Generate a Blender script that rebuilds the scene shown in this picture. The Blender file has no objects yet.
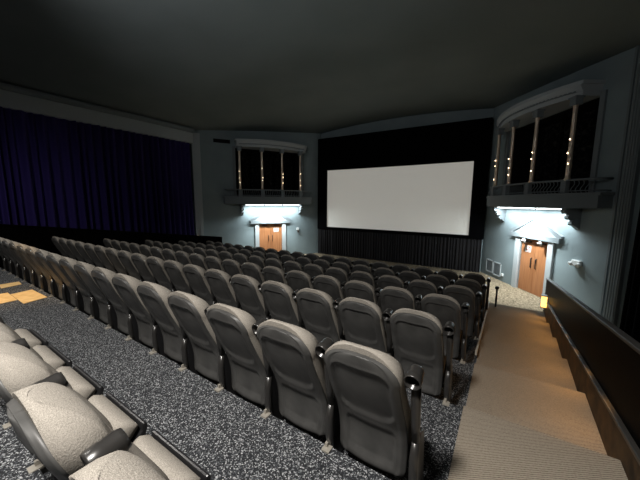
import bpy, math, random
from math import sin, cos, pi, radians, sqrt
from mathutils import Vector, Matrix
random.seed(7)
C = bpy.context.scene.collection
LIFT = 3.4            # the camera is the origin while building; the front floor ends at z = 0

# ------------------------------------------------------------------ materials
def mat(name, col, rough=.6, metal=0., emit=None, estr=0., noise=None, bump=None, spec=.5):
    m = bpy.data.materials.new(name); m.use_nodes = True
    nt = m.node_tree; b = nt.nodes['Principled BSDF']
    b.inputs['Base Color'].default_value = (*col, 1)
    b.inputs['Roughness'].default_value = rough
    b.inputs['Metallic'].default_value = metal
    b.inputs['Specular IOR Level'].default_value = spec
    if emit:
        b.inputs['Emission Color'].default_value = (*emit, 1); b.inputs['Emission Strength'].default_value = estr
    tc = nt.nodes.new('ShaderNodeTexCoord')
    if noise:      # (scale, colour a, colour b, pos a, pos b, detail)
        n = nt.nodes.new('ShaderNodeTexNoise'); n.inputs['Scale'].default_value = noise[0]; n.inputs['Detail'].default_value = noise[5]
        if len(noise) > 6:
            mp = nt.nodes.new('ShaderNodeMapping'); mp.inputs['Scale'].default_value = noise[6]
            nt.links.new(tc.outputs['Object'], mp.inputs[0]); nt.links.new(mp.outputs[0], n.inputs['Vector'])
        else: nt.links.new(tc.outputs['Object'], n.inputs['Vector'])
        r = nt.nodes.new('ShaderNodeValToRGB')
        r.color_ramp.elements[0].position = noise[3]; r.color_ramp.elements[0].color = (*noise[1], 1)
        r.color_ramp.elements[1].position = noise[4]; r.color_ramp.elements[1].color = (*noise[2], 1)
        nt.links.new(n.outputs['Fac'], r.inputs[0]); nt.links.new(r.outputs[0], b.inputs['Base Color'])
    if bump:       # (scale, strength, distance)
        n2 = nt.nodes.new('ShaderNodeTexNoise'); n2.inputs['Scale'].default_value = bump[0]; n2.inputs['Detail'].default_value = 3
        nt.links.new(tc.outputs['Object'], n2.inputs['Vector'])
        bp = nt.nodes.new('ShaderNodeBump'); bp.inputs['Strength'].default_value = bump[1]; bp.inputs['Distance'].default_value = bump[2]
        nt.links.new(n2.outputs['Fac'], bp.inputs['Height']); nt.links.new(bp.outputs[0], b.inputs['Normal'])
    return m

def speckle_mat():
    m = bpy.data.materials.new('speckled_floor'); m.use_nodes = True
    nt = m.node_tree; b = nt.nodes['Principled BSDF']; b.inputs['Roughness'].default_value = .75
    b.inputs['Specular IOR Level'].default_value = .25
    tc = nt.nodes.new('ShaderNodeTexCoord')
    v = nt.nodes.new('ShaderNodeTexVoronoi'); v.inputs['Scale'].default_value = 150; v.inputs['Randomness'].default_value = 1
    nt.links.new(tc.outputs['Object'], v.inputs['Vector'])
    sx = nt.nodes.new('ShaderNodeSeparateColor'); nt.links.new(v.outputs['Color'], sx.inputs[0])
    r = nt.nodes.new('ShaderNodeValToRGB'); r.color_ramp.interpolation = 'LINEAR'
    r.color_ramp.elements[0].position = .45; r.color_ramp.elements[0].color = (.010, .011, .013, 1)
    r.color_ramp.elements[1].position = 1.0; r.color_ramp.elements[1].color = (.40, .41, .42, 1)
    e = r.color_ramp.elements.new(.75); e.color = (.055, .06, .067, 1)
    nt.links.new(sx.outputs[0], r.inputs[0]); nt.links.new(r.outputs[0], b.inputs['Base Color'])
    return m

def carpet_mat():
    m = bpy.data.materials.new('ribbed_aisle_carpet'); m.use_nodes = True
    nt = m.node_tree; b = nt.nodes['Principled BSDF']; b.inputs['Roughness'].default_value = .95
    b.inputs['Specular IOR Level'].default_value = .1
    tc = nt.nodes.new('ShaderNodeTexCoord')
    w = nt.nodes.new('ShaderNodeTexWave'); w.wave_type = 'BANDS'; w.bands_direction = 'X'
    w.inputs['Scale'].default_value = 24; w.inputs['Distortion'].default_value = .6; w.inputs['Detail'].default_value = 1
    mp = nt.nodes.new('ShaderNodeMapping'); mp.inputs['Rotation'].default_value = (0, 0, radians(52))
    nt.links.new(tc.outputs['Object'], mp.inputs[0]); nt.links.new(mp.outputs[0], w.inputs['Vector'])
    n = nt.nodes.new('ShaderNodeTexNoise'); n.inputs['Scale'].default_value = 70; n.inputs['Detail'].default_value = 3
    nt.links.new(tc.outputs['Object'], n.inputs['Vector'])
    r = nt.nodes.new('ShaderNodeValToRGB')
    r.color_ramp.elements[0].color = (.10, .083, .064, 1); r.color_ramp.elements[1].color = (.31, .27, .215, 1)
    mx = nt.nodes.new('ShaderNodeMath'); mx.operation = 'MULTIPLY_ADD'; mx.inputs[1].default_value = .8
    nt.links.new(w.outputs['Fac'], mx.inputs[0]); nt.links.new(n.outputs['Fac'], mx.inputs[2])
    nt.links.new(mx.outputs[0], r.inputs[0])
    r.color_ramp.elements[0].position = .30; r.color_ramp.elements[1].position = 1.0
    nt.links.new(r.outputs[0], b.inputs['Base Color'])
    bp = nt.nodes.new('ShaderNodeBump'); bp.inputs['Strength'].default_value = .4; bp.inputs['Distance'].default_value = .004
    nt.links.new(w.outputs['Fac'], bp.inputs['Height']); nt.links.new(bp.outputs[0], b.inputs['Normal'])
    return m

M = {}
M['fabric'] = mat('taupe_seat_fabric', (.3, .27, .22), .95, noise=(600, (.15, .137, .119), (.37, .343, .302), .30, .70, 2, (.3, 1, 1.3)), bump=(170, .6, .004), spec=.1)
M['plastic'] = mat('grey_back_plastic', (.06, .058, .054), .48, noise=(6, (.038, .038, .037), (.082, .081, .078), .3, .75, 8), bump=(300, .1, .001), spec=.4)
M['black_plastic'] = mat('black_plastic', (.013, .013, .014), .35, spec=.5)
M['arm_plastic'] = mat('dark_arm_plastic', (.022, .021, .02), .28, spec=.6)
M['steel'] = mat('floor_bracket_steel', (.32, .30, .26), .5, .3)
M['speckle'] = speckle_mat()
M['carpet'] = carpet_mat()
M['front_carpet'] = mat('tan_flecked_carpet', (.3, .25, .18), .95, noise=(17, (.09, .07, .045), (.36, .28, .19), .36, .66, 8), spec=.05)
M['bluewall'] = mat('blue_grey_wall_paint', (.25, .30, .31), .7, noise=(1.2, (.235, .285, .296), (.27, .325, .336), .3, .7, 3), spec=.25)
M['trim'] = mat('pale_grey_trim', (.46, .49, .50), .6, spec=.3)
M['balcony'] = mat('balcony_grey_plaster', (.20, .225, .235), .65, spec=.3)
M['ceiling'] = mat('ceiling_grey_paint', (.24, .25, .235), .9, noise=(.5, (.21, .238, .236), (.245, .275, .272), .3, .7, 3), spec=.1)
M['black'] = mat('black_masking_cloth', (.0025, .0025, .0028), .95, spec=.02)
M['black_drape'] = mat('black_stage_curtain', (.028, .026, .027), .9, spec=.08)
M['purple'] = mat('purple_velvet', (.042, .028, .125), .85, spec=.15)
M['screen'] = mat('self_lit_screen_cloth', (.80, .78, .72), .9, emit=(1, .96, .87), estr=.22, spec=.1)  # faint emission stands in for room light falling on the cloth
M['door'] = mat('orange_wood_door', (.4, .17, .07), .5, noise=(3.0, (.33, .125, .048), (.46, .20, .085), .3, .7, 6, (6, 6, .35)), spec=.3)
M['laminate'] = mat('black_gloss_laminate', (.006, .006, .006), .42, noise=(2.2, (.002, .002, .002), (.007, .006, .005), .45, .8, 5, (1, 1, .4)), spec=.01)
M['kick'] = mat('brown_kick_board', (.05, .032, .018), .6, noise=(7, (.022, .013, .007), (.10, .058, .026), .35, .8, 5), spec=.2)
M['rail'] = mat('dark_metal_rail', (.055, .052, .048), .45, .3)
M['pale_edge'] = mat('worn_pale_edging', (.45, .43, .38), .6)
M['amber_light_patch'] = mat('painted_amber_light', (.80, .5, .2), .6, noise=(9, (.70, .44, .17), (.88, .60, .28), .3, .7, 3), spec=.2)  # warm light on the floor, put into the colour
M['brass'] = mat('copper_gilt_column', (.92, .74, .58), .28, .75, bump=(38, .9, .02))
M['glint'] = mat('painted_glint', (1, .8, .55), .3, emit=(1, .74, .48), estr=14)  # glow for the highlights on the polished columns
M['tube'] = mat('fluorescent_tube_glow', (1, 1, 1), .3, emit=(.86, .97, 1), estr=5)
M['amber_glow'] = mat('amber_glow', (1, .65, .2), .4, emit=(1, .58, .16), estr=2.2)
M['white'] = mat('white_paint', (.72, .72, .70), .5)
M['paper'] = mat('white_paper', (.78, .77, .76), .7)
M['red'] = mat('red_ink', (.55, .07, .05), .6)
M['exit_red'] = mat('faded_red_letters', (.75, .25, .17), .5)
M['vent'] = mat('vent_slats_grey', (.16, .18, .19), .6)
M['dark'] = mat('dark_recess', (.012, .011, .011), .8, spec=.1)
M['blotch'] = mat('dark_figured_drape', (.01, .009, .008), .85, noise=(7, (.004, .004, .004), (.05, .045, .038), .52, .8, 6), spec=.1)
M['bronze'] = mat('dark_bronze', (.04, .028, .02), .4, .5)

# ------------------------------------------------------------------ mesh builder
class MB:
    def __init__(s): s.v = []; s.f = []; s.flat = []
    def add(s, vs, fs, smooth=False):
        o = len(s.v); s.v += [tuple(v) for v in vs]
        for f in fs: s.f.append([i + o for i in f]); s.flat.append(not smooth)
        return s
    def box(s, x0, x1, y0, y1, z0, z1):
        return s.prism([(x0, y0), (x1, y0), (x1, y1), (x0, y1)], z0, z1, 'z')
    def prism(s, pts, a0, a1, ax='z', smooth=False):
        def q(p, a): return (p[0], p[1], a) if ax == 'z' else (a, p[0], p[1]) if ax == 'x' else (p[0], a, p[1])
        n = len(pts)
        vs = [q(p, a0) for p in pts] + [q(p, a1) for p in pts]
        s.add(vs, [list(range(n)), list(range(n, 2 * n))[::-1]])
        s.add(vs, [[i, (i + 1) % n, n + (i + 1) % n, n + i] for i in range(n)], smooth)
        return s
    def hexa(s, b, t):        # bottom quad, top quad
        return s.add(list(b) + list(t), [[0, 1, 2, 3], [4, 5, 6, 7], [0, 1, 5, 4], [1, 2, 6, 5], [2, 3, 7, 6], [3, 0, 4, 7]])
    def tube(s, pts, r, n=10, smooth=True, flat=1.0):
        pts = [Vector(p) for p in pts]; rs = r if isinstance(r, (list, tuple)) else [r] * len(pts)
        vs = []; fs = []
        for i, p in enumerate(pts):
            d = (pts[min(i + 1, len(pts) - 1)] - pts[max(i - 1, 0)]).normalized()
            a = d.cross(Vector((1, 0, 0)) if abs(d.x) < .9 else Vector((0, 1, 0))).normalized(); b = d.cross(a)
            for k in range(n):
                t = 2 * pi * k / n; vs.append(p + (a * cos(t) * flat + b * sin(t)) * rs[i])
        for i in range(len(pts) - 1):
            for k in range(n): fs.append([i * n + k, i * n + (k + 1) % n, (i + 1) * n + (k + 1) % n, (i + 1) * n + k])
        s.add(vs, fs, smooth); m = (len(pts) - 1) * n
        s.add([vs[k] for k in range(n)], [list(range(n))]); s.add([vs[m + k] for k in range(n)], [list(range(n))])
        return s
    def lathe(s, prof, o, axis, n=20):      # prof: (radius, distance along axis); closed loop when it ends at radius 0
        o = Vector(o); d = Vector(axis).normalized()
        a = d.cross(Vector((1, 0, 0)) if abs(d.x) < .9 else Vector((0, 1, 0))).normalized(); b = d.cross(a)
        vs = []; fs = []
        for r, h in prof:
            for k in range(n):
                t = 2 * pi * k / n; vs.append(o + d * h + (a * cos(t) + b * sin(t)) * max(r, 1e-4))
        for i in range(len(prof) - 1):
            for k in range(n): fs.append([i * n + k, i * n + (k + 1) % n, (i + 1) * n + (k + 1) % n, (i + 1) * n + k])
        return s.add(vs, fs, True)
    def build(s, name, m, parent=None, xf=None, bevel=0, recalc=True):
        import bmesh
        me = bpy.data.meshes.new(name)
        vs = [xf(*v) for v in s.v] if xf else s.v
        me.from_pydata([tuple(v) for v in vs], [], s.f)
        for i, p in enumerate(me.polygons): p.use_smooth = not s.flat[i]
        bm = bmesh.new(); bm.from_mesh(me)
        bmesh.ops.remove_doubles(bm, verts=bm.verts, dist=1e-5)
        if recalc: bmesh.ops.recalc_face_normals(bm, faces=bm.faces)
        if bevel:
            es = [e for e in bm.edges if len(e.link_faces) == 2 and e.calc_face_angle(0) > .6]
            bmesh.ops.bevel(bm, geom=es, offset=bevel, segments=2, affect='EDGES', profile=.5, clamp_overlap=True)
        bm.to_mesh(me); bm.free()
        me.materials.append(m)
        o = bpy.data.objects.new(name, me); C.objects.link(o)
        if parent: o.parent = parent
        return o

def empty(name, loc=(0, 0, 0), rz=0):
    o = bpy.data.objects.new(name, None); C.objects.link(o); o.location = loc; o.rotation_euler = (0, 0, rz)
    o.empty_display_size = .1
    return o
def tag(o, label=None, cat=None, group=None, kind=None):
    if label: o['label'] = label
    if cat: o['category'] = cat
    if group: o['group'] = group
    if kind: o['kind'] = kind
    return o
def struct(mb, name, m, xf=None, parent=None, label=None, cat=None):
    o = mb.build(name, m, parent, xf)
    if not parent: tag(o, label, cat, None, 'structure')
    return o

# ------------------------------------------------------------------ layout numbers
ROWP, DROP = 1.17, .172
YE = 1.51                     # edge of the tread the camera stands on
def row_y(n): return YE + ROWP * (n - 1)
RZ = {4: -2.318, 5: -2.468, 6: -2.600, 7: -2.735}
def row_z(n): return RZ.get(n, -1.644 - DROP * n)        # floor the seats of row n stand on (row 1 = first one ahead)
XE = -.62                     # centre of the aisle seat
SP = .56
NR = 6
ZF = -3.4                     # floor in front of the screen
YP = row_y(NR + 1)            # front of the raked platform
XL, XR = -14.6, 3.25
def wx(y): return .815 + .0225 * (y - 2.68)   # aisle side of the low wall

# ------------------------------------------------------------------ raked floor, aisle, front floor
X_W = -10.95
fl = MB()
z_hi = row_z(0)
for n in range(-1, NR + 1):
    y0 = row_y(n) if n > -1 else -3.2
    y1 = row_y(n + 1)
    fl.box(X_W, 1.02, y0, y1, ZF - .2, row_z(n) if n > -1 else row_z(-1))
struct(fl, 'floor', M['speckle'], label='dark terrace floor flecked with pale chips under the seat rows', cat='floor')
ff = MB().box(XL - .3, XR + .3, -3.2, 17, ZF - .25, ZF)
struct(ff, 'floor_front', M['front_carpet'], label='tan flecked carpet on the lower floor before the screen', cat='floor')

# aisle carpet: one continuous runner over treads and risers
cp = MB()
for n in range(0, NR + 1):
    y0 = row_y(n) - .0 if n else -.6
    y1 = row_y(n + 1)
    z = row_z(n); t = .014
    x0 = -.19
    cp.hexa([(x0, y0, z), (wx(y0) - .002, y0, z), (wx(y1) - .002, y1, z), (x0, y1, z)],
            [(x0, y0, z + t), (wx(y0) - .002, y0, z + t), (wx(y1) - .002, y1, z + t), (x0, y1, z + t)])
    zn = row_z(n + 1) if n < NR else z - .17
    cp.hexa([(x0, y1, zn), (wx(y1) - .002, y1, zn), (wx(y1) - .002, y1 + .014, zn), (x0, y1 + .014, zn)],
            [(x0, y1, z + t), (wx(y1) - .002, y1, z + t), (wx(y1) - .002, y1 + .014, z + t), (x0, y1 + .014, z + t)])
# the last flight down to the front floor
k = 5; zz = row_z(NR) ; dz = (zz - ZF) / k
for i in range(1, k):
    y0 = YP + .26 * (i - 1); z = zz - dz * i
    cp.box(-.19, .93, y0 + .001, y0 + .26, ZF, z)
o = cp.build('aisle_carpet', M['carpet']); tag(o, 'ribbed brown-grey carpet runner down the stepped aisle beside the low black wall', 'carpet')
# pale edging strip along the seat side of the aisle
eg = MB()
def edz(y): return row_z(2) - .131 * (y - 3.85) + .04
ya, yb = 4.3, YP
eg.hexa([(-.215, ya, edz(ya) - .07), (-.192, ya, edz(ya) - .07), (-.192, yb, edz(yb) - .07), (-.215, yb, edz(yb) - .07)],
        [(-.215, ya, edz(ya)), (-.192, ya, edz(ya)), (-.192, yb, edz(yb)), (-.215, yb, edz(yb))])
o = eg.build('trim_1', M['pale_edge']); tag(o, 'pale worn edging strip along the seat side of the stepped aisle', 'trim', kind='structure')

# ------------------------------------------------------------------ low wall on the right of the aisle
lw = empty('wall_low_right'); tag(lw, 'low black laminate wall sloping down along the aisle', 'wall', kind='structure')
def topz(y): return -.98 - .1385 * (y - 2.73)
def kz(y): return -1.57 - .118 * (y - 2.57)
ya, yb = -.8, 9.1
b = MB(); b.hexa([(wx(ya) + .03, ya, ZF), (wx(ya) + .075, ya, ZF), (wx(yb) + .075, yb, ZF), (wx(yb) + .03, yb, ZF)],
       [(wx(ya) + .03, ya, topz(ya) - .03), (wx(ya) + .075, ya, topz(ya) - .03), (wx(yb) + .075, yb, topz(yb) - .03), (wx(yb) + .03, yb, topz(yb) - .03)])
b.build('panel', M['laminate'], lw)
b = MB(); b.hexa([(wx(ya) + .015, ya, topz(ya) - .03), (wx(ya) + .085, ya, topz(ya) - .03), (wx(yb) + .085, yb, topz(yb) - .03), (wx(yb) + .015, yb, topz(yb) - .03)],
       [(wx(ya) + .015, ya, topz(ya)), (wx(ya) + .085, ya, topz(ya)), (wx(yb) + .085, yb, topz(yb)), (wx(yb) + .015, yb, topz(yb))])
b.build('cap_rail', M['rail'], lw, bevel=.006)
b = MB(); yb2 = 8.75
b.hexa([(wx(ya), ya, ZF), (wx(ya) + .03, ya, ZF), (wx(yb2) + .03, yb2, ZF), (wx(yb2), yb2, ZF)],
       [(wx(ya), ya, kz(ya) - .03), (wx(ya) + .03, ya, kz(ya) - .03), (wx(yb2) + .03, yb2, kz(yb2) - .03), (wx(yb2), yb2, kz(yb2) - .03)])
b.build('kick_board', M['kick'], lw)
b = MB(); b.hexa([(wx(ya) - .012, ya, kz(ya) - .03), (wx(ya) + .03, ya, kz(ya) - .03), (wx(yb2) + .03, yb2, kz(yb2) - .03), (wx(yb2) - .012, yb2, kz(yb2) - .03)],
       [(wx(ya) - .012, ya, kz(ya)), (wx(ya) + .03, ya, kz(ya)), (wx(yb2) + .03, yb2, kz(yb2)), (wx(yb2) - .012, yb2, kz(yb2))])
b.build('kick_rail', M['rail'], lw, bevel=.006)

# left low wall, mirrored, behind the row ends
ll = empty('wall_low_left'); tag(ll, 'low black wall sloping down behind the left ends of the rows', 'wall', kind='structure')
def lz(y): return -.602 - .1445 * (y - 1.7)
ya, yb = -1.2, 8.6
b = MB(); b.hexa([(-11.14, ya, ZF), (-11.0, ya, ZF), (-11.0, yb, ZF), (-11.14, yb, ZF)], [(-11.14, ya, lz(ya) - .03), (-11.0, ya, lz(ya) - .03), (-11.0, yb, lz(yb) - .03), (-11.14, yb, lz(yb) - .03)])
b.build('panel', M['laminate'], ll)
b = MB(); b.hexa([(-11.16, ya, lz(ya) - .03), (-10.98, ya, lz(ya) - .03), (-10.98, yb, lz(yb) - .03), (-11.16, yb, lz(yb) - .03)], [(-11.16, ya, lz(ya)), (-10.98, ya, lz(ya)), (-10.98, yb, lz(yb)), (-11.16, yb, lz(yb))])
b.build('cap_rail', M['laminate'], ll)

# ------------------------------------------------------------------ room shell
# ceiling: shallow vault
def cz(x): return 4.72 - .87 * ((x + 5.68) / 8.93) ** 2
cb = MB(); N = 28
xs = [XL - .4 + (XR - XL + .8) * i / N for i in range(N + 1)]
vs = [(x, y, cz(x) + dz_) for dz_ in (0, .2) for y in (-3.4, 17.2) for x in xs]
W = N + 1; fs = []
for i in range(N):
    fs += [[i, i + 1, W + i + 1, W + i], [2 * W + i, 2 * W + i + 1, 3 * W + i + 1, 3 * W + i], [i, i + 1, 2 * W + i + 1, 2 * W + i], [W + i, W + i + 1, 3 * W + i + 1, 3 * W + i]]
fs += [[0, W, 3 * W, 2 * W], [N, W + N, 3 * W + N, 2 * W + N]]
cb.add(vs, fs, True)
struct(cb, 'ceiling', M['ceiling'], label='dark grey shallow vaulted ceiling over the auditorium', cat='ceiling')
struct(MB().box(XL - .3, XR + .3, -3.4, -3.2, ZF - .2, 4.75), 'wall_back', M['bluewall'], label='grey wall behind the last rows', cat='wall')
struct(MB().box(XL - .45, XL - .25, -3.4, 10.6, ZF - .2, 4.2), 'wall_left', M['bluewall'], label='grey side wall behind the purple curtain', cat='wall')
struct(MB().box(XR + .2, XR + .4, -3.4, 11.6, ZF - .2, 4.2), 'wall_right', M['bluewall'], label='dark grey side wall behind the black drape at right', cat='wall')
struct(MB().box(-10.53, -.844, 16.3, 16.5, ZF - .2, 4.9), 'wall_front', M['bluewall'], label='grey wall strip above the black screen surround', cat='wall')

# ------------------------------------------------------------------ screen
sc_ = empty('cinema_screen', (-5.67, 16.0, ZF)); tag(sc_, 'large blank off-white cinema screen in a black surround', 'screen')
def scx(x, y, z): return (x + 5.67, y - 16.0, z - ZF)
x0, x1, z0, z1 = -9.84, -1.50, -1.56, 2.06
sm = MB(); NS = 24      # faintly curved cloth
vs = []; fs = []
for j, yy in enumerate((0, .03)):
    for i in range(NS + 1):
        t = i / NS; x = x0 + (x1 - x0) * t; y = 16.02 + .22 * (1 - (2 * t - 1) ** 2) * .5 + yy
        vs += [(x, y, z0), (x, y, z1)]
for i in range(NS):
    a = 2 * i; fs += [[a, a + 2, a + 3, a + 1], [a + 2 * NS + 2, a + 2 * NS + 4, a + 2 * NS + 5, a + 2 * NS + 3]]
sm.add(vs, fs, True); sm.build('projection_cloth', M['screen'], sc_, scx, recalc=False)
fr = MB()
fr.box(-10.52, x0, 15.92, 16.28, -1.72, 4.06); fr.box(x1, -.86, 15.92, 16.28, -1.72, 3.98)
fr.prism([(x0, z1), (x1, z1), (x1, 3.985), (x0, 4.055)], 15.92, 16.28, 'y')
fr.box(x0, x1, 15.92, 16.28, -1.72, z0)
fr.build('masking_surround', M['black'], sc_, scx)

def drape(name, p0, p1, z0, z1, depth, pleats, m, parent=None, xf=None, seed=1, z0b=None):
    rnd = random.Random(seed); p0 = Vector(p0); p1 = Vector(p1); L = (p1 - p0).length; d = (p1 - p0) / L; nrm = Vector((-d.y, d.x))
    per = 10; n = pleats * per; ph = []
    amps = [rnd.uniform(.6, 1.25) for _ in range(pleats + 1)]; ws = [rnd.uniform(.7, 1.4) for _ in range(pleats)]; tot = sum(ws)
    cols = []; acc = 0
    for k in range(pleats):
        for i in range(per):
            cols.append(((acc + ws[k] * i / per) / tot, amps[k] * depth * (.5 - .5 * cos(2 * pi * i / per)) ** 1.3))
        acc += ws[k]
    cols.append((1, 0))
    vs = []; fs = []; rows = 5
    for j in range(rows + 1):
        t = j / rows
        for u, dd in cols:
            zb = z0 if z0b is None else z0 + (z0b - z0) * u
            p = p0 + d * L * u + nrm * (dd * (.55 + .45 * (1 - t)) + .03)
            vs.append((p.x, p.y, zb + (z1 - zb) * t))
    nb = len(vs); Wc = len(cols)
    vs += [(x - nrm.x * .03, y - nrm.y * .03, z) for x, y, z in vs]
    for j in range(rows):
        for i in range(Wc - 1):
            a = j * Wc + i; fs.append([a, a + 1, a + Wc + 1, a + Wc]); fs.append([nb + a, nb + a + Wc, nb + a + Wc + 1, nb + a + 1])
    mb = MB().add(vs, fs, True)
    return mb.build(name, m, parent, xf, recalc=False)
o = drape('stage_curtain', (-.9, 16.0), (-10.5, 16.0), ZF + .01, -1.72, -.12, 62, M['black_drape'], seed=3)
tag(o, 'black pleated curtain hanging below the cinema screen', 'curtain')
o = drape('side_curtain', (XL, -2.6), (XL, 9.55), ZF + .02, 3.16, -.30, 46, M['purple'], seed=5)
tag(o, 'tall deep purple pleated curtain covering the left wall', 'curtain')
o = drape('side_drape', (2.86, 10.35), (2.86, -1.0), ZF + .02, 2.3, -.16, 34, M['black'], seed=6)
tag(o, 'black drape covering the right side wall beyond the low wall', 'curtain')
pm = MB().box(2.64, 3.4, -1.2, 10.3, 2.3, 2.75); o = pm.build('curtain_pelmet', M['black'], bevel=.05); tag(o, 'black pelmet box above the black drape at right', 'pelmet')

# fascia beam above the purple curtain
fb = MB().box(XL - .25, XL + .22, -3.2, 9.62, 3.12, 3.66); o = struct(fb, 'trim_2', M['trim'], label='pale grey beam running above the purple curtain', cat='beam')
fb2 = MB().prism([(XL - .25, 3.66), (XL + .34, 3.66), (XL + .42, 3.76), (XL + .42, 3.84), (XL - .25, 3.84)], -3.2, 9.62, 'y'); struct(fb2, 'trim_3', M['balcony'], label='grey cornice on top of the beam above the purple curtain', cat='cornice')

# ------------------------------------------------------------------ the two splayed walls with balcony and door
A = radians(32)
def frame(side):
    if side == 'left':
        c = Vector((-10.53, 16.24)); S = Vector((-sin(A), -cos(A))); Nn = Vector((cos(A), -sin(A)))
    else:
        c = Vector((-.844, 16.24)); S = Vector((sin(A), -cos(A))); Nn = Vector((-cos(A), -sin(A)))
    return c, S, Nn
def mapper(side, org=None):
    c, S, Nn = frame(side)
    o2 = c + S * org[0] + Nn * org[1] if org else Vector((0, 0))
    org = org or (0, 0, 0)
    def f(s, n, z):
        p = c + S * s + Nn * n
        return (p.x - o2.x, p.y - o2.y, z - org[2])
    loc = (o2.x, o2.y, org[2])
    return f, loc

for side in ('left', 'right'):
    f, _ = mapper(side)
    send = 7.75
    os0, os1, oz0, oz1 = 1.35, 5.45, .3, 3.15        # opening
    ds0, ds1, dzt = 2.68, 4.16, -1.34                # doorway
    w = MB()
    w.box(0, send, -.2, 0, oz1, 4.75)
    w.box(0, os0, -.2, 0, oz0, oz1); w.box(os1, send, -.2, 0, oz0, oz1)
    w.box(0, send, -.2, 0, dzt, oz0)
    w.box(0, ds0, -.2, 0, ZF - .2, dzt); w.box(ds1, send, -.2, 0, ZF - .2, dzt)
    struct(w, 'wall_splay_' + side, M['bluewall'], f, label='blue-grey splayed wall with a balcony and doors, %s of the screen' % side, cat='wall')
    # recess behind the balcony
    r = MB()
    r.box(os0 - .1, os1 + .1, -1.3, -1.2, oz0 - .2, oz1 + .2); r.box(os0 - .1, os0, -1.2, -.2, oz0 - .2, oz1 + .2); r.box(os1, os1 + .1, -1.2, -.2, oz0 - .2, oz1 + .2)
    r.box(os0, os1, -1.2, -.2, oz0 - .2, oz0 - .05); r.box(os0, os1, -1.2, -.2, oz1, oz1 + .2)
    struct(r, 'wall_recess_' + side, M['dark'], f, label='dark recess behind the columns of the balcony %s of the screen' % side, cat='recess')
    fr_, loc = mapper(side, (3.4, -1.1, oz0))
    mb = MB()
    nn = 90; vs = []; fs = []
    for i in range(nn + 1):
        s_ = os0 + .1 + (os1 - os0 - .2) * i / nn; n_ = -1.05 + .05 * sin(i * 1.1) + .02 * sin(i * .37)
        vs += [(s_, n_, oz0 + .0), (s_, n_, oz1 - .02), (s_, n_ - .02, oz0), (s_, n_ - .02, oz1 - .02)]
    for i in range(nn): a = 4 * i; fs += [[a, a + 4, a + 5, a + 1], [a + 2, a + 3, a + 7, a + 6]]
    mb.add(vs, fs, True); o = mb.build('recess_drape', M['blotch'], None, fr_, recalc=False); o.location = loc
    tag(o, 'dark figured drape inside the balcony recess %s of the screen' % side, 'curtain')
    # opening frame
    t = MB(); t.box(os0 - .16, os0, 0, .06, oz0, oz1 + .05); t.box(os1, os1 + .16, 0, .06, oz0, oz1 + .05)
    struct(t, 'trim_opening_' + side, M['balcony'], f, label='grey jambs framing the balcony opening %s of the screen' % side, cat='trim')
    # ---- balcony
    g, loc = mapper(side, (3.45, .35, -.12))
    bal = empty('balcony', loc); tag(bal, 'curved grey balcony with four gilt columns above the doors %s of the screen' % side, 'balcony', 'balconies beside the screen')
    c0 = 3.45
    def bow(s, e=.40, m_=.68, h=2.6):
        u = (s - c0) / h; return e + (m_ - e) * (1 - u * u)
    def arcsolid(mb, s0, s1, z0_, z1_, e, m_, h, off=0, seg=26, z1o=None, off1=0):
        pts = [(s0, .001)] + [(s0 + (s1 - s0) * i / seg, bow(s0 + (s1 - s0) * i / seg, e, m_, h) + off) for i in range(seg + 1)] + [(s1, .001)]
        pt2 = [(s0, .001)] + [(s0 + (s1 - s0) * i / seg, bow(s0 + (s1 - s0) * i / seg, e, m_, h) + off + off1) for i in range(seg + 1)] + [(s1, .001)]
        n = len(pts); mb.add([(p[0], p[1], z0_) for p in pts] + [(p[0], p[1], z1_) for p in pt2], [list(range(n)), list(range(n, 2 * n))] + [[i, (i + 1) % n, n + (i + 1) % n, n + i] for i in range(n)])
    mb = MB(); arcsolid(mb, c0 - 2.6, c0 + 2.72, -.10, .26, .42, 1.02, 2.7); arcsolid(mb, c0 - 2.66, c0 + 2.78, .26, .34, .46, 1.06, 2.7)
    mb.build('slab', M['balcony'], bal, g)
    def railpath(off=0): return [(c0 - 2.55 + 5.2 * i / 40, bow(c0 - 2.55 + 5.2 * i / 40, .42, 1.02, 2.7) - .06 + off) for i in range(41)]
    for nm, zc, rr in (('top_rail', .72, .032), ('bottom_rail', .40, .018)):
        mb = MB(); p = railpath(); path = [(p[0][0], .01, zc)] + [(q[0], q[1], zc) for q in p] + [(p[-1][0], .01, zc)]
        mb.tube(path, rr, 6); mb.build(nm, M['balcony'], bal, g)
    cols = (1.68, 2.90, 4.10, 5.32)
    def ncol(s): return bow(s, .34, .84, 2.7)
    for s_ in cols:
        n_ = ncol(s_) 
        mb = MB().box(s_ - .10, s_ + .10, bow(s_, .42, 1.02, 2.7) - .15, bow(s_, .42, 1.02, 2.7) - .01, .34, .70); mb.build('pedestal', M['balcony'], bal, g, bevel=.02)
        mb = MB(); rr = .065; prof = [(.001, 0), (.10, 0), (.10, .05), (.075, .08)]
        for i in range(17): prof.append((rr * (1 - .12 * i / 16), .1 + 2.05 * i / 16))
        prof += [(.09, 2.17), (.001, 2.17)]
        mb.lathe(prof, (s_, n_, .70), (0, 0, 1), 18)
        col = mb.build('column', M['brass'], bal, g)
        mb = MB().box(s_ - .11, s_ + .11, n_ - .11, n_ + .11, 2.86, 3.10); mb.box(s_ - .14, s_ + .14, n_ - .13, n_ + .14, 3.05, 3.11); cap = mb.build('column_capital', M['balcony'], bal, g, bevel=.012)
        for zb in (1.15, 1.5, 1.8):  # tiny glowing beads imitate lamp reflections on the column
            mb = MB().lathe([(.001, -.018), (.007, -.012), (.010, 0), (.007, .012), (.001, .018)], (s_ + random.uniform(-.05, .05), n_ + .07, zb + random.uniform(-.15, .15)), (0, 0, 1), 8)
            mb.build('column_glint', M['glint'], col, g)
    # s-shaped balusters
    nb = 46
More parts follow.
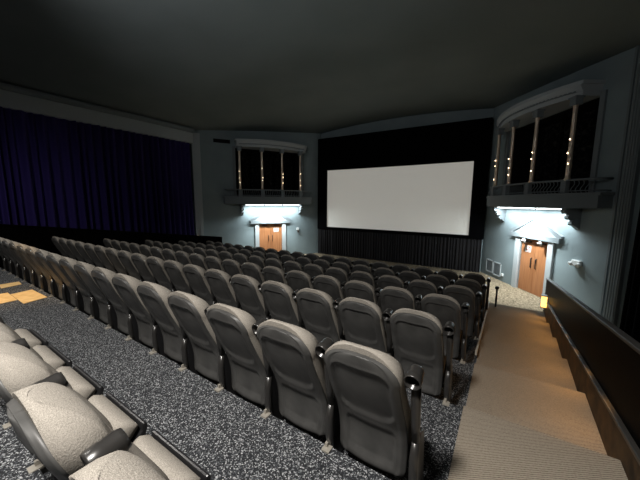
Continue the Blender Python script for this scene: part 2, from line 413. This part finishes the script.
    for i in range(nb):
        s_ = c0 - 2.45 + 4.98 * i / (nb - 1)
        if min(abs(s_ - q) for q in cols) < .11: continue
        n_ = bow(s_, .42, 1.02, 2.7) - .06
        p = [(s_, n_ + .05 * sin(pi * 2 * t), .34 + .37 * t) for t in [j / 7 for j in range(8)]]
        MB().tube(p, .012, 5).build('baluster', M['balcony'], bal, g)
    # entablature
    mb = MB(); arcsolid(mb, c0 - 2.22, c0 + 1.98, 3.10, 3.22, .42, 1.04, 2.2); arcsolid(mb, c0 - 2.24, c0 + 2.0, 3.22, 3.40, .44, 1.06, 2.2, 0, 26, None, .10); arcsolid(mb, c0 - 2.30, c0 + 2.06, 3.40, 3.50, .55, 1.17, 2.2)
    mb.build('entablature', M['trim'], bal, g)
    mb = MB(); pa = []; n_d = 70
    for i in range(n_d):
        sa = c0 - 2.12 + 4.0 * i / n_d; sb = c0 - 2.12 + 4.0 * (i + 1) / n_d; dd = .045 if i % 2 else .02
        pa += [(sa, bow(sa, .44, 1.06, 2.2) + dd), (sb, bow(sb, .44, 1.06, 2.2) + dd)]
    pb = [(p[0], bow(p[0], .44, 1.06, 2.2) - .02) for p in pa]
    n_ = len(pa); vs_ = [(p[0], p[1], z_) for z_ in (3.225, 3.268) for p in pa + pb]; m2 = 2 * n_; fs_ = []
    for i in range(n_ - 1):
        fs_ += [[i, i + 1, m2 + i + 1, m2 + i], [n_ + i, n_ + i + 1, m2 + n_ + i + 1, m2 + n_ + i]]
        if i % 2 == 0: fs_ += [[i, i + 1, n_ + i + 1, n_ + i], [m2 + i, m2 + i + 1, m2 + n_ + i + 1, m2 + n_ + i]]
    mb.add(vs_, fs_)
    mb.build('dentil_band', M['balcony'], bal, g)
    # lobed corbels
    prof = [(0, -.10), (.50, -.10)]
    for (cn, cz_, r_) in ((.42, -.2, .10), (.30, -.38, .10), (.17, -.56, .10)):
        for a_ in (60, 20, -20, -60, -100): prof.append((cn + r_ * cos(radians(a_)), cz_ + r_ * sin(radians(a_))))
    prof += [(0, -.78)]
    for s_ in (1.40, 5.10):
        mb = MB().prism(prof, s_, s_ + .16, 'x'); mb.build('corbel', M['balcony'], bal, g)
    # light under the slab
    g2, loc2 = mapper(side, (3.4, .2, -.14))
    lt = empty('strip_light', loc2); tag(lt, 'bright white strip light under the balcony %s of the screen' % side, 'lamp', 'strip lights under the balconies')
    MB().box(1.60, 5.06, .30, .56, -.13, -.10).build('light_housing', M['white'], lt, g2)
    for k_ in range(3):
        s0_ = 1.66 + k_ * 1.14; MB().tube([(s0_, .43, -.15), (s0_ + 1.06, .43, -.15)], .018, 8).build('tube_lamp', M['tube'], lt, g2)
    for nm, ss in (('near corbel', 2.15), ('mid', 3.33), ('far', 4.5)):
        L = bpy.data.lights.new('strip_glow', 'AREA'); L.shape = 'RECTANGLE'; L.size = 1.0; L.size_y = .16; L.energy = 46; L.color = (.84, .95, 1)
        lo = bpy.data.objects.new('strip_glow', L); C.objects.link(lo)
        p = mapper(side)[0](ss, .44, -.19); lo.location = p
        c_, S_, N_ = frame(side)
        lo.rotation_euler = (0, 0, math.atan2(S_.y, S_.x))
    L = bpy.data.lights.new('door_wall_fill', 'SPOT'); L.energy = 620; L.color = (.86, .97, 1); L.spot_size = radians(112); L.spot_blend = .8; L.shadow_soft_size = .1  # added fill for the wall around the doors, has no fitting
    lo = bpy.data.objects.new('door_wall_fill', L); C.objects.link(lo); lo.location = mapper(side)[0](3.4, .85, -.2)
    lo.rotation_euler = (Vector(mapper(side)[0](3.4, .0, -2.6)) - Vector(lo.location)).to_track_quat('-Z', 'Y').to_euler()
    # ---- door leaves
    g3, loc3 = mapper(side, (3.42, -.1, ZF))
    d1 = empty('door_%d' % (1 if side == 'left' else 2), loc3); tag(d1, 'orange-brown wooden double door under the pediment %s of the screen' % side, 'door', kind='structure')
    for (a, b_) in ((ds0, 3.415), (3.425, ds1)):
        lf = MB().box(a, b_, -.12, -.06, ZF + .01, dzt).build('door_leaf', M['door'], d1, g3)
        hx = 3.415 - .12 if a == ds0 else 3.425 + .12
        MB().tube([(hx, -.055, ZF + .98), (hx, -.02, ZF + 1.0), (hx, -.02, ZF + 1.34), (hx, -.055, ZF + 1.36)], .018, 8).build('door_handle', M['black_plastic'], lf, g3)
        MB().box((a + b_) / 2 - .16, (a + b_) / 2 + .16, -.06, .0, dzt - .12, dzt - .05).build('door_closer', M['bronze'], lf, g3)
    t = MB()
    for a in (ds0 - .24, ds1): t.box(a, a + .24, 0, .07, ZF, dzt + .06); 
    t.box(ds0 - .02, ds0, -.14, 0, ZF, dzt); t.box(ds1, ds1 + .02, -.14, 0, ZF, dzt)
    struct(t, 'trim_doorway_' + side, M['trim'], g3 and mapper(side)[0], label='pale pilasters either side of the doors %s of the screen' % side, cat='trim')
    # pediment
    g4, loc4 = mapper(side, (3.42, .1, -1.28)); pe = empty('pediment', loc4); tag(pe, 'triangular pediment over the doors %s of the screen' % side, 'pediment', 'pediments over the doors')
    pc = 3.42
    MB().box(pc - 1.26, pc + 1.26, 0, .13, -1.29, -1.12).build('lintel', M['balcony'], pe, g4)
    MB().prism([(pc - 1.2, -1.12), (pc + 1.2, -1.12), (pc, -.55)], 0, .06, 'y').build('tympanum', M['trim'], pe, g4)
    mb = MB()
    for sg in (-1, 1):
        mb.prism([(pc + sg * 1.32, -1.12), (pc + sg * 1.32, -1.05), (pc, -.44), (pc, -.54), (pc + sg * 1.15, -1.12)], 0, .11, 'y')
    mb.build('raking_cornice', M['balcony'], pe, g4)
    mb = MB()
    for sg in (-1, 1): mb.prism([(pc + sg * .84, -1.10), (pc, -.72), (pc, -.765), (pc + sg * .72, -1.10)], .06, .075, 'y')
    mb.build('inner_moulding', M['balcony'], pe, g4)
    # paper notice on a leaf
    ns = 3.05 if side == 'left' else 3.05
    g5, loc5 = mapper(side, (ns, -.06, ZF + 1.62)); nt_ = empty('paper_notice', loc5); tag(nt_, 'white paper notice with red marks taped to the doors %s of the screen' % side, 'notice', 'notices on the doors')
    MB().box(ns - .16, ns + .16, -.06, -.054, ZF + 1.55, ZF + 1.80).build('sheet', M['paper'], nt_, g5)
    mb = MB()
    mb.box(ns - .10, ns - .02, -.054, -.051, ZF + 1.72, ZF + 1.77); mb.box(ns + .02, ns + .11, -.054, -.051, ZF + 1.72, ZF + 1.77); mb.box(ns - .11, ns + .08, -.054, -.051, ZF + 1.63, ZF + 1.66); mb.box(ns - .06, ns + .11, -.054, -.051, ZF + 1.58, ZF + 1.60)
    mb.build('red_print', M['red'], nt_, g5)

# pilasters at the outer ends of the splayed walls
f, _ = mapper('left'); t = MB().box(7.32, 7.72, 0, .12, ZF, 3.7); t.box(7.44, 7.48, .12, .15, ZF, 3.7)
struct(t, 'trim_pilaster_left', M['trim'], f, label='pale pilaster where the purple curtain meets the blue-grey wall', cat='pilaster')
f, _ = mapper('right'); t = MB().box(6.25, 6.31, 0, .04, ZF, 4.2); t.box(6.42, 6.74, 0, .10, ZF, 4.2)
for i in range(4): t.box(6.45 + .07 * i, 6.49 + .07 * i, .10, .115, ZF, 4.2)
struct(t, 'trim_pilaster_right', M['balcony'], f, label='fluted grey pilaster beside the black drape at right', cat='pilaster')

def thing_on(side, org, name, label, cat, group=None):
    g, loc = mapper(side, org); e = empty(name, loc); tag(e, label, cat, group); return e, g
# grilles
e, g = thing_on('right', (.55, 0, -3.0), 'wall_grille', 'square louvred grille near the floor, nearer the black stage curtain', 'grille', 'grilles low on the right wall')
def grille(e, g, s0, s1, z0, z1):
    mb = MB(); t = .05; mb.box(s0, s0 + t, 0, .03, z0, z1); mb.box(s1 - t, s1, 0, .03, z0, z1); mb.box(s0, s1, 0, .03, z0, z0 + t); mb.box(s0, s1, 0, .03, z1 - t, z1); mb.build('frame', M['trim'], e, g)
    mb = MB(); n = 14
    for i in range(n): z = z0 + t + (z1 - z0 - 2 * t) * (i + .5) / n; mb.box(s0 + t, s1 - t, 0, .018, z - .012, z + .012)
    mb.build('slats', M['vent'], e, g)
grille(e, g, .42, .98, -3.22, -2.62)
e, g = thing_on('right', (1.3, 0, -3.0), 'wall_grille', 'square louvred grille near the floor, nearer the wooden doors', 'grille', 'grilles low on the right wall')
grille(e, g, 1.0, 1.58, -3.26, -2.64)
e, g = thing_on('left', (6.15, 0, 3.4), 'ceiling_vent', 'dark long air vent high on the wall left of the balcony', 'vent')
mb = MB(); mb.box(5.72, 6.62, 0, .03, 3.32, 3.52); mb.build('vent_panel', M['dark'], e, g)
# emergency lights
e, g = thing_on('right', (5.3, 0, -1.85), 'wall_lamp', 'small white twin-head emergency light on the right wall', 'lamp')
MB().box(5.2, 5.5, 0, .10, -1.90, -1.72).build('housing', M['white'], e, g, bevel=.015)
for sg in (5.22, 5.48): MB().lathe([(.001, 0), (.05, 0), (.065, .08), (.055, .085), (.001, .07)], (sg, .08, -1.83), (.3 if sg > 5.3 else -.3, 1, -.4), 14).build('lamp_head', M['white'], e, g)
e, g = thing_on('left', (1.62, 0, -1.8), 'wall_lamp', 'small dark fitting on the left wall between door and screen', 'fitting')
MB().box(1.55, 1.70, 0, .09, -1.78, -1.62).build('housing', M['white'], e, g, bevel=.015)
MB().lathe([(.001, 0), (.05, 0), (.06, .09), (.001, .08)], (1.62, .06, -1.82), (0, .6, -1), 12).build('lamp_head', M['bronze'], e, g)
# flood lamps above the right door
for s_, w_ in ((3.0, 'nearer the screen'), (3.85, 'nearer the low wall')):
    e, g = thing_on('right', (s_, .1, -1.32), 'flood_lamp', 'small round lamp under the right pediment, the one ' + w_, 'lamp', 'lamps under the right pediment')
    MB().lathe([(.001, 0), (.05, 0), (.085, .10), (.075, .10), (.04, .03), (.001, .03)], (s_, .08, -1.36), (0, .5, -.7), 16).build('lamp_head', M['white'], e, g)
    MB().tube([(s_, .08, -1.29), (s_, .08, -1.36)], .02, 8).build('bracket', M['white'], e, g)
e, g = thing_on('right', (1.72, .05, -3.0), 'wall_socket', 'small white box low on the wall between grille and doors', 'socket')
MB().box(1.68, 1.80, 0, .06, -3.16, -3.04).build('box', M['white'], e, g, bevel=.01)
# lettering in the right pediment
GL = {'E': ['111', '100', '110', '100', '111'], 'X': ['101', '101', '010', '101', '101'], 'I': ['111', '010', '010', '010', '111'], 'T': ['111', '010', '010', '010', '010']}
for side in ('left', 'right'):
    e, g = thing_on(side, (3.42, .06, -1.05), 'exit_sign', 'small faded red exit sign inside the pediment %s of the screen' % side, 'sign', 'exit signs in the pediments')
    MB().box(3.22, 3.62, .061, .075, -1.07, -.88).build('sign_plate', M['paper'], e, g)
    mb = MB(); word = 'EXIT' if side == 'right' else 'EXIT'
    for k_, ch in enumerate(word):
        sx = 3.25 + .09 * k_
        for r_, rw in enumerate(GL[ch]):
            for c_, b_ in enumerate(rw):
                if b_ == '1':
                    a = sx + c_ * .024; a = a if side == 'right' else 6.84 - a - .024
                    mb.box(a, a + .024, .075, .079, -.905 - (r_ + 1) * .028, -.905 - r_ * .028)
    mb.build('lettering', M['exit_red'], e, g)

# ------------------------------------------------------------------ cinema seat (local: origin on the row floor at the tread edge, +y to the screen)
def smooth(a, b, x):
    t = max(0, min(1, (x - a) / (b - a))); return t * t * (3 - 2 * t)
PY = [(.13, .055), (.22, .066), (.36, .062), (.48, .03), (.58, -.015), (.68, -.065), (.78, -.11), (.88, -.15), (.96, -.175), (1.06, -.19)]
def py(z):
    if z <= PY[0][0]: return PY[0][1]
    for i in range(len(PY) - 1):
        (a, p), (b, q) = PY[i], PY[i + 1]
        if z <= b:
            m0 = (PY[i + 1][1] - PY[max(i - 1, 0)][1]) / (PY[i + 1][0] - PY[max(i - 1, 0)][0]); j = min(i + 2, len(PY) - 1)
            m1 = (PY[j][1] - PY[i][1]) / (PY[j][0] - PY[i][0]); h = b - a; t = (z - a) / h
            return (2 * t ** 3 - 3 * t * t + 1) * p + (t ** 3 - 2 * t * t + t) * h * m0 + (-2 * t ** 3 + 3 * t * t) * q + (t ** 3 - t * t) * h * m1
    return PY[-1][1]
def slab(zb, zt, wfun, back, front, nu=22, nz=30, us=None):
    zs = []
    for j in range(nz + 1):
        t = j / nz; zs.append(zb + (zt - zb) * (1 - (1 - t) ** 1.6))
    vs = []; 
    us = [-1 + 2 * i / nu for i in range(nu + 1)]
    us = [(abs(u) ** .8) * (1 if u >= 0 else -1) for u in us]
    for fn in (back, front):
        for z in zs:
            w = wfun(z)
            for u in us: 
                x = u * w
                vs.append((x, py(z) + fn(u, x, z, w), z))
    Wn = len(us); nb = Wn * len(zs); fs = []
    for j in range(nz):
        for i in range(Wn - 1):
            a = j * Wn + i; fs.append([a, a + 1, a + Wn + 1, a + Wn]); fs.append([nb + a, nb + a + Wn, nb + a + Wn + 1, nb + a + 1])
        for i in (0, Wn - 1): a = j * Wn + i; fs.append([a, a + Wn, nb + a + Wn, nb + a])
    for j in (0, nz):
        for i in range(Wn - 1): a = j * Wn + i; fs.append([a, a + 1, nb + a + 1, nb + a])
    return MB().add(vs, fs, True)
def outline(W0, zb, zc, zt, p=2.4):
    def w(z):
        if z <= zc:
            t = (z - zb) / (zc - zb); r = 1 - .03 * (1 - smooth(0, .45, t)) - .03 * smooth(.6, 1, t)
            if z < zb + .05: r *= .86 + .14 * sqrt(max(0, 1 - ((zb + .05 - z) / .05) ** 2))
            return W0 * r
        return W0 * .97 * max(.0, 1 - ((z - zc) / (zt - zc)) ** p) ** (1 / p) + .004
    return w
def rrect(x, z, hw, z0, z1, r, e):     # soft rounded-rectangle mask
    cz_ = (z0 + z1) / 2; hh = (z1 - z0) / 2; dx = max(abs(x) - (hw - r), 0); dz_ = max(abs(z - cz_) - (hh - r), 0)
    d = r - sqrt(dx * dx + dz_ * dz_); return smooth(0, e, d)
def shell_back(u, x, z, w):
    crown = -.022 * (1 - u * u) + .006 * max(0, abs(u) - .82) / .18
    rec = .012 * rrect(x, z, .178, .54, .925, .08, .012) + .010 * rrect(x, z, .165, .20, .46, .04, .012)
    rim = -.006 * smooth(.80, .84, abs(u)) * (1 - smooth(.9, .96, abs(u)))
    def ring(d): return math.exp(-(d / .006) ** 2)
    def sd(hw, z0, z1, r):
        cz_ = (z0 + z1) / 2; hh = (z1 - z0) / 2; dx = max(abs(x) - (hw - r), 0); dz_ = max(abs(z - cz_) - (hh - r), 0)
        return r - sqrt(dx * dx + dz_ * dz_) if dx or dz_ else r
    rec -= .004 * ring(sd(.178, .54, .925, .08) + .004) + .003 * ring(sd(.165, .20, .46, .04) + .004)
    return crown + rec + rim
def shell_front(u, x, z, w): return .019 + .014 * (1 - smooth(.3, .45, z))
def pad_back(u, x, z, w): return .014
def pad_front(u, x, z, w):
    e = (1 - abs(u) ** 5) ** .4 if abs(u) < 1 else 0
    top = sqrt(max(0, 1 - max(0, (z - .92) / .1255) ** 2))
    th = .055 + .085 * e * top + .018 * smooth(.35, .5, z) * (1 - smooth(.55, .75, z)) * e + .012 * smooth(.75, 1, abs(u))
    return .018 + th * (.10 + .90 * top)
def cushion():
    # rear edge near the back, front edge raised a little (seat at rest, tipped)
    nu, nv = 18, 16; vs = []; fs = []
    y0, z0_, y1, z1_ = .155, .31, .295, .455
    d = Vector((0, y1 - y0, z1_ - z0_)); L = d.length; d.normalize(); nn_ = Vector((0, -d.z, d.y))
    for sgn in (1, -1):
        for j in range(nv + 1):
            t = j / nv; v = 2 * t - 1
            for i in range(nu + 1):
                u = 2 * i / nu - 1
                ex = max(0, 1 - abs(u) ** 4) ** .4; ey = max(0, 1 - abs(v) ** 6) ** .4
                thick = (.095 if sgn > 0 else .055) * ex * ey
                p = Vector((u * (.225 + .012 * ex), y0, z0_)) + d * L * t + nn_ * (sgn * thick + .01)
                vs.append(tuple(p))
    Wn = nu + 1; nb = Wn * (nv + 1)
    for j in range(nv):
        for i in range(nu): a = j * Wn + i; fs.append([a, a + 1, a + Wn + 1, a + Wn]); fs.append([nb + a, nb + a + Wn, nb + a + Wn + 1, nb + a + 1])
    return MB().add(vs, fs, True)

def make_seat():
    root = empty('theatre_chair')
    w1 = outline(.233, .15, .86, 1.01); w2 = outline(.2338, .34, .86, 1.045, 2.2)
    slab(.15, 1.01, w1, shell_back, shell_front, 40, 56).build('back_shell', M['plastic'], root)
    slab(.34, 1.045, w2, pad_back, pad_front).build('back_padding', M['fabric'], root)
    cushion().build('seat_cushion', M['fabric'], root)
    # pan under the cushion with a lip at its front
    mb = MB(); mb.prism([(.15, .20), (.27, .30), (.325, .37), (.338, .43), (.328, .452), (.312, .45), (.305, .41), (.25, .34), (.13, .25)], -.235, .235, 'x')
    mb.build('seat_pan', M['black_plastic'], root, bevel=.008)
    # side standard (to the floor) on the right of the seat
    mb = MB(); mb.prism([(.05, .0), (.20, .0), (.22, .10), (.20, .30), (.17, .46), (.06, .50), (.01, .46), (.0, .30), (.02, .12)], .27, .302, 'x')
    mb.build('side_standard', M['black_plastic'], root, bevel=.01)
    mb = MB().tube([(.286, .02, .48), (.286, .0, .38), (.286, .005, .24), (.286, .04, .10)], [.020, .026, .027, .016], 12); mb.build('standard_cover', M['arm_plastic'], root)
    # raised armrest with cup holder
    arm = MB(); arm.tube([(.286, .02, .48), (.286, -.0, .60), (.286, -.025, .76), (.286, -.035, .87)], [.022, .026, .027, .026], 12)
    am = arm.build('armrest', M['arm_plastic'], root)
    MB().lathe([(.001, .04), (.034, .04), (.039, -.045), (.043, -.048), (.046, -.041), (.046, -.005), (.043, 0), (.041, .045), (.035, .06), (.001, .062)], (.278, -.055, .905), (0, 1, .22), 22).build('cup_holder', M['arm_plastic'], am)
    # bracket fixing the seat to the tread edge behind
    mb = MB().box(.262, .318, -.06, 0, DROP, DROP + .012); mb.box(.27, .29, -.03, .02, DROP - .06, DROP + .04); mb.build('floor_bracket', M['steel'], root)
    return root
ORD = ['aisle seat', 'second seat from the right aisle', 'third seat from the right aisle', 'fourth seat from the right aisle', 'fifth seat from the right aisle', 'sixth seat from the right aisle',
       'seventh seat from the right aisle', 'eighth seat from the right aisle', 'ninth seat from the right aisle', 'tenth seat from the right aisle', 'eleventh seat from the right aisle',
       'twelfth seat from the right aisle', 'thirteenth seat from the right aisle', 'fourteenth seat from the right aisle', 'fifteenth seat from the right aisle', 'sixteenth seat from the right aisle',
       'seventeenth seat from the right aisle', 'eighteenth seat from the right aisle']
ROWN = ['bottom-left row', 'nearest row seen from behind', 'second row seen from behind', 'third row seen from behind', 'fourth row seen from behind', 'fifth row seen from behind', 'front row nearest the screen']
def copy_tree(o, parent=None):
    c = o.copy(); C.objects.link(c)
    if parent: c.parent = parent
    for ch in o.children: copy_tree(ch, c)
    return c
proto = make_seat(); used = False
def place(x, y, z, label, group):
    global used
    o = copy_tree(proto) if used else proto
    if not used: used = True
    o.location = (x, y, z); tag(o, label, 'chair', group)
    return o
pend = []
for k in range(6): pend.append((-.70 - SP * k, YE - ROWP + .02, row_z(0), 'taupe folding chair, %s, in the %s' % (ORD[k], ROWN[0]), 'cinema seats in the ' + ROWN[0]))
for n in range(1, NR + 1):
    for k in range(18):
        pend.append((XE + (0, 0, 0, .01, .08, .10, .12)[n] - SP * k, row_y(n), row_z(n), 'grey-backed cinema chair, %s, %s' % (ORD[k], ROWN[n]), 'cinema seats in the ' + ROWN[n]))
protos = list(pend)
objs = []
for i, p in enumerate(protos[1:]):
    o = copy_tree(proto); o.location = p[:3]; tag(o, p[3], 'chair', p[4])
    if i < 5: objs.append(o)
for o in [proto] + objs: o.scale = (1, 1, .965)
proto.location = protos[0][:3]; tag(proto, protos[0][3], 'chair', protos[0][4])

# ------------------------------------------------------------------ patches of warm light on the tread, built as thin amber sheets
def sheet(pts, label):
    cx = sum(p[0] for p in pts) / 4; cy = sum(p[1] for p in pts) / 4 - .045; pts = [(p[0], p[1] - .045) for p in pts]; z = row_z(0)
    o = MB().prism([(p[0] - cx, p[1] - cy) for p in pts], 0, .008).build('amber_light_patch', M['amber_light_patch']); o.location = (cx, cy, z + .001)
    tag(o, label, 'sheet', 'amber light patches on the floor'); return o
sheet([(-8.24, 1.19), (-7.86, 1.16), (-7.94, 1.45), (-8.24, 1.47)], 'patch of amber light on the floor, farthest up the row and smallest')
sheet([(-7.22, 1.17), (-6.39, 1.17), (-6.50, 1.48), (-7.29, 1.46)], 'large patch of amber light on the floor beside the row of seat backs')
sheet([(-7.40, .96), (-6.69, .96), (-6.72, 1.16), (-7.40, 1.165)], 'patch of amber light on the floor close to the bottom-left seats')

# step light at the foot of the low wall
sl = empty('step_light', (wx(8.2), 8.2, -2.46)); tag(sl, 'small glowing amber step light at the foot of the aisle', 'lamp')
yy = 8.3
MB().box(-.10, -.001, -.06, .06, .10, .36).build('glowing_lens', M['amber_glow'], sl, bevel=.01)
MB().box(-.11, -.001, -.07, .07, .36, .38).build('hood', M['bronze'], sl)
MB().box(-.11, -.001, -.07, .07, .08, .10).build('base_plate', M['bronze'], sl)

# ------------------------------------------------------------------ lights
def look(o, t):
    d = Vector(t) - Vector(o.location); o.rotation_euler = d.to_track_quat('-Z', 'Y').to_euler()
def light(kind, name, loc, tgt, en, col, **kw):
    L = bpy.data.lights.new(name, kind); L.energy = en; L.color = col
    for k_, v_ in kw.items(): setattr(L, k_, v_)
    o = bpy.data.objects.new(name, L); C.objects.link(o); o.location = loc; look(o, tgt); return o
light('SPOT', 'ceiling_light', (-.9, -.6, 2.3), (-.9, .1, -2), 1200, (1, .95, .89), spot_size=radians(122), spot_blend=1, shadow_soft_size=.25)
light('SPOT', 'ceiling_light', (-5.0, -.7, 2.4), (-5.0, .2, -2), 520, (1, .95, .89), spot_size=radians(128), spot_blend=1, shadow_soft_size=.25)
light('SPOT', 'ceiling_light', (-9.0, -.7, 2.4), (-9.0, .2, -2), 400, (1, .95, .89), spot_size=radians(128), spot_blend=1, shadow_soft_size=.25)
light('SPOT', 'front_wash_fill', (-5.6, -1.5, 2.7), (-5.6, 14, 3.6), 480, (.95, .97, 1), spot_size=radians(98), spot_blend=1, shadow_soft_size=.2)  # added unseen spot, brightens balconies and upper walls
light('SPOT', 'ceiling_bounce_fill', (-4.2, 5.5, .2), (-4.9, 7.2, 4.7), 34, (.92, 1, .93), spot_size=radians(150), spot_blend=1, shadow_soft_size=.4)  # added unseen spot in place of light bounced onto the ceiling
for y__ in (3.2, 3.9, 4.6, 5.3, 6.0, 6.7, 7.4, 8.1):
    light('SPOT', 'step_glow', (wx(y__) - .05, y__, row_z(0) - DROP / ROWP * (y__ - 1.5) + .42), (wx(y__) - .42, y__ - .1, row_z(0) - DROP / ROWP * (y__ - 1.5) - .2), 6.5, (1, .48, .11), spot_size=radians(135), spot_blend=1, shadow_soft_size=.05)
light('SPOT', 'amber_side_light', (-7.6, -.6, 1.5), (-7.0, 1.45, -1.4), 230, (1, .66, .30), spot_size=radians(34), spot_blend=.7, shadow_soft_size=.05)
light('SPOT', 'curtain_fill', (-10.6, .6, .2), (-14.6, 2.2, -1.1), 105, (.80, .78, 1), spot_size=radians(110), spot_blend=1, shadow_soft_size=.3)  # added unseen spot, brightens the lower part of the purple curtain
# thin black post at the foot of the aisle
for (px_, zt_, lab) in ((-.05, .52, 'short thin black post at the far end of the aisle, nearer the steps'), (-.245, .74, 'short thin black post at the far end of the aisle, nearer the front row')):
    ap = empty('aisle_post', (px_, 8.3 if px_ > -.1 else 8.0, row_z(NR) + .015)); tag(ap, lab, 'post', 'posts at the foot of the aisle')
    MB().tube([(0, 0, .0), (0, 0, zt_ - .04)], .022, 10).build('shaft', M['black_plastic'], ap)
    MB().lathe([(.001, zt_ - .08), (.04, zt_ - .06), (.05, zt_ - .02), (.03, zt_ + .01), (.001, zt_ + .02)], (0, 0, 0), (0, 0, 1), 14).build('knob', M['black_plastic'], ap)
w = bpy.data.worlds.new('room_air'); w.use_nodes = True; bpy.context.scene.world = w
w.node_tree.nodes['Background'].inputs[0].default_value = (.5, .55, .6, 1); w.node_tree.nodes['Background'].inputs[1].default_value = .02

# ------------------------------------------------------------------ lift everything so the front floor is z = 0
for o in list(bpy.context.scene.objects):
    if o.parent is None: o.location.z += LIFT

# ------------------------------------------------------------------ camera
p_, y_, r_ = radians(7.407), radians(32.94), radians(.396)
fw = Vector((-sin(y_) * cos(p_), cos(y_) * cos(p_), -sin(p_)))
rt = Vector((cos(y_), sin(y_), 0)); up = rt.cross(fw)
r2 = rt * cos(r_) + up * sin(r_); u2 = up * cos(r_) - rt * sin(r_)
cam = bpy.data.cameras.new('camera'); cam.sensor_width = 36; cam.lens = 286 / 640 * 36; cam.clip_start = .05
co = bpy.data.objects.new('camera', cam); C.objects.link(co)
m = Matrix((r2, u2, -fw)).transposed().to_4x4(); m.translation = Vector((0, 0, LIFT)); co.matrix_world = m
S = bpy.context.scene; S.camera = co
S.view_settings.view_transform = 'Standard'; S.view_settings.look = 'None'; S.view_settings.exposure = 0; S.view_settings.gamma = 1; S.view_settings.use_curve_mapping = False
S.cycles.use_denoising = True
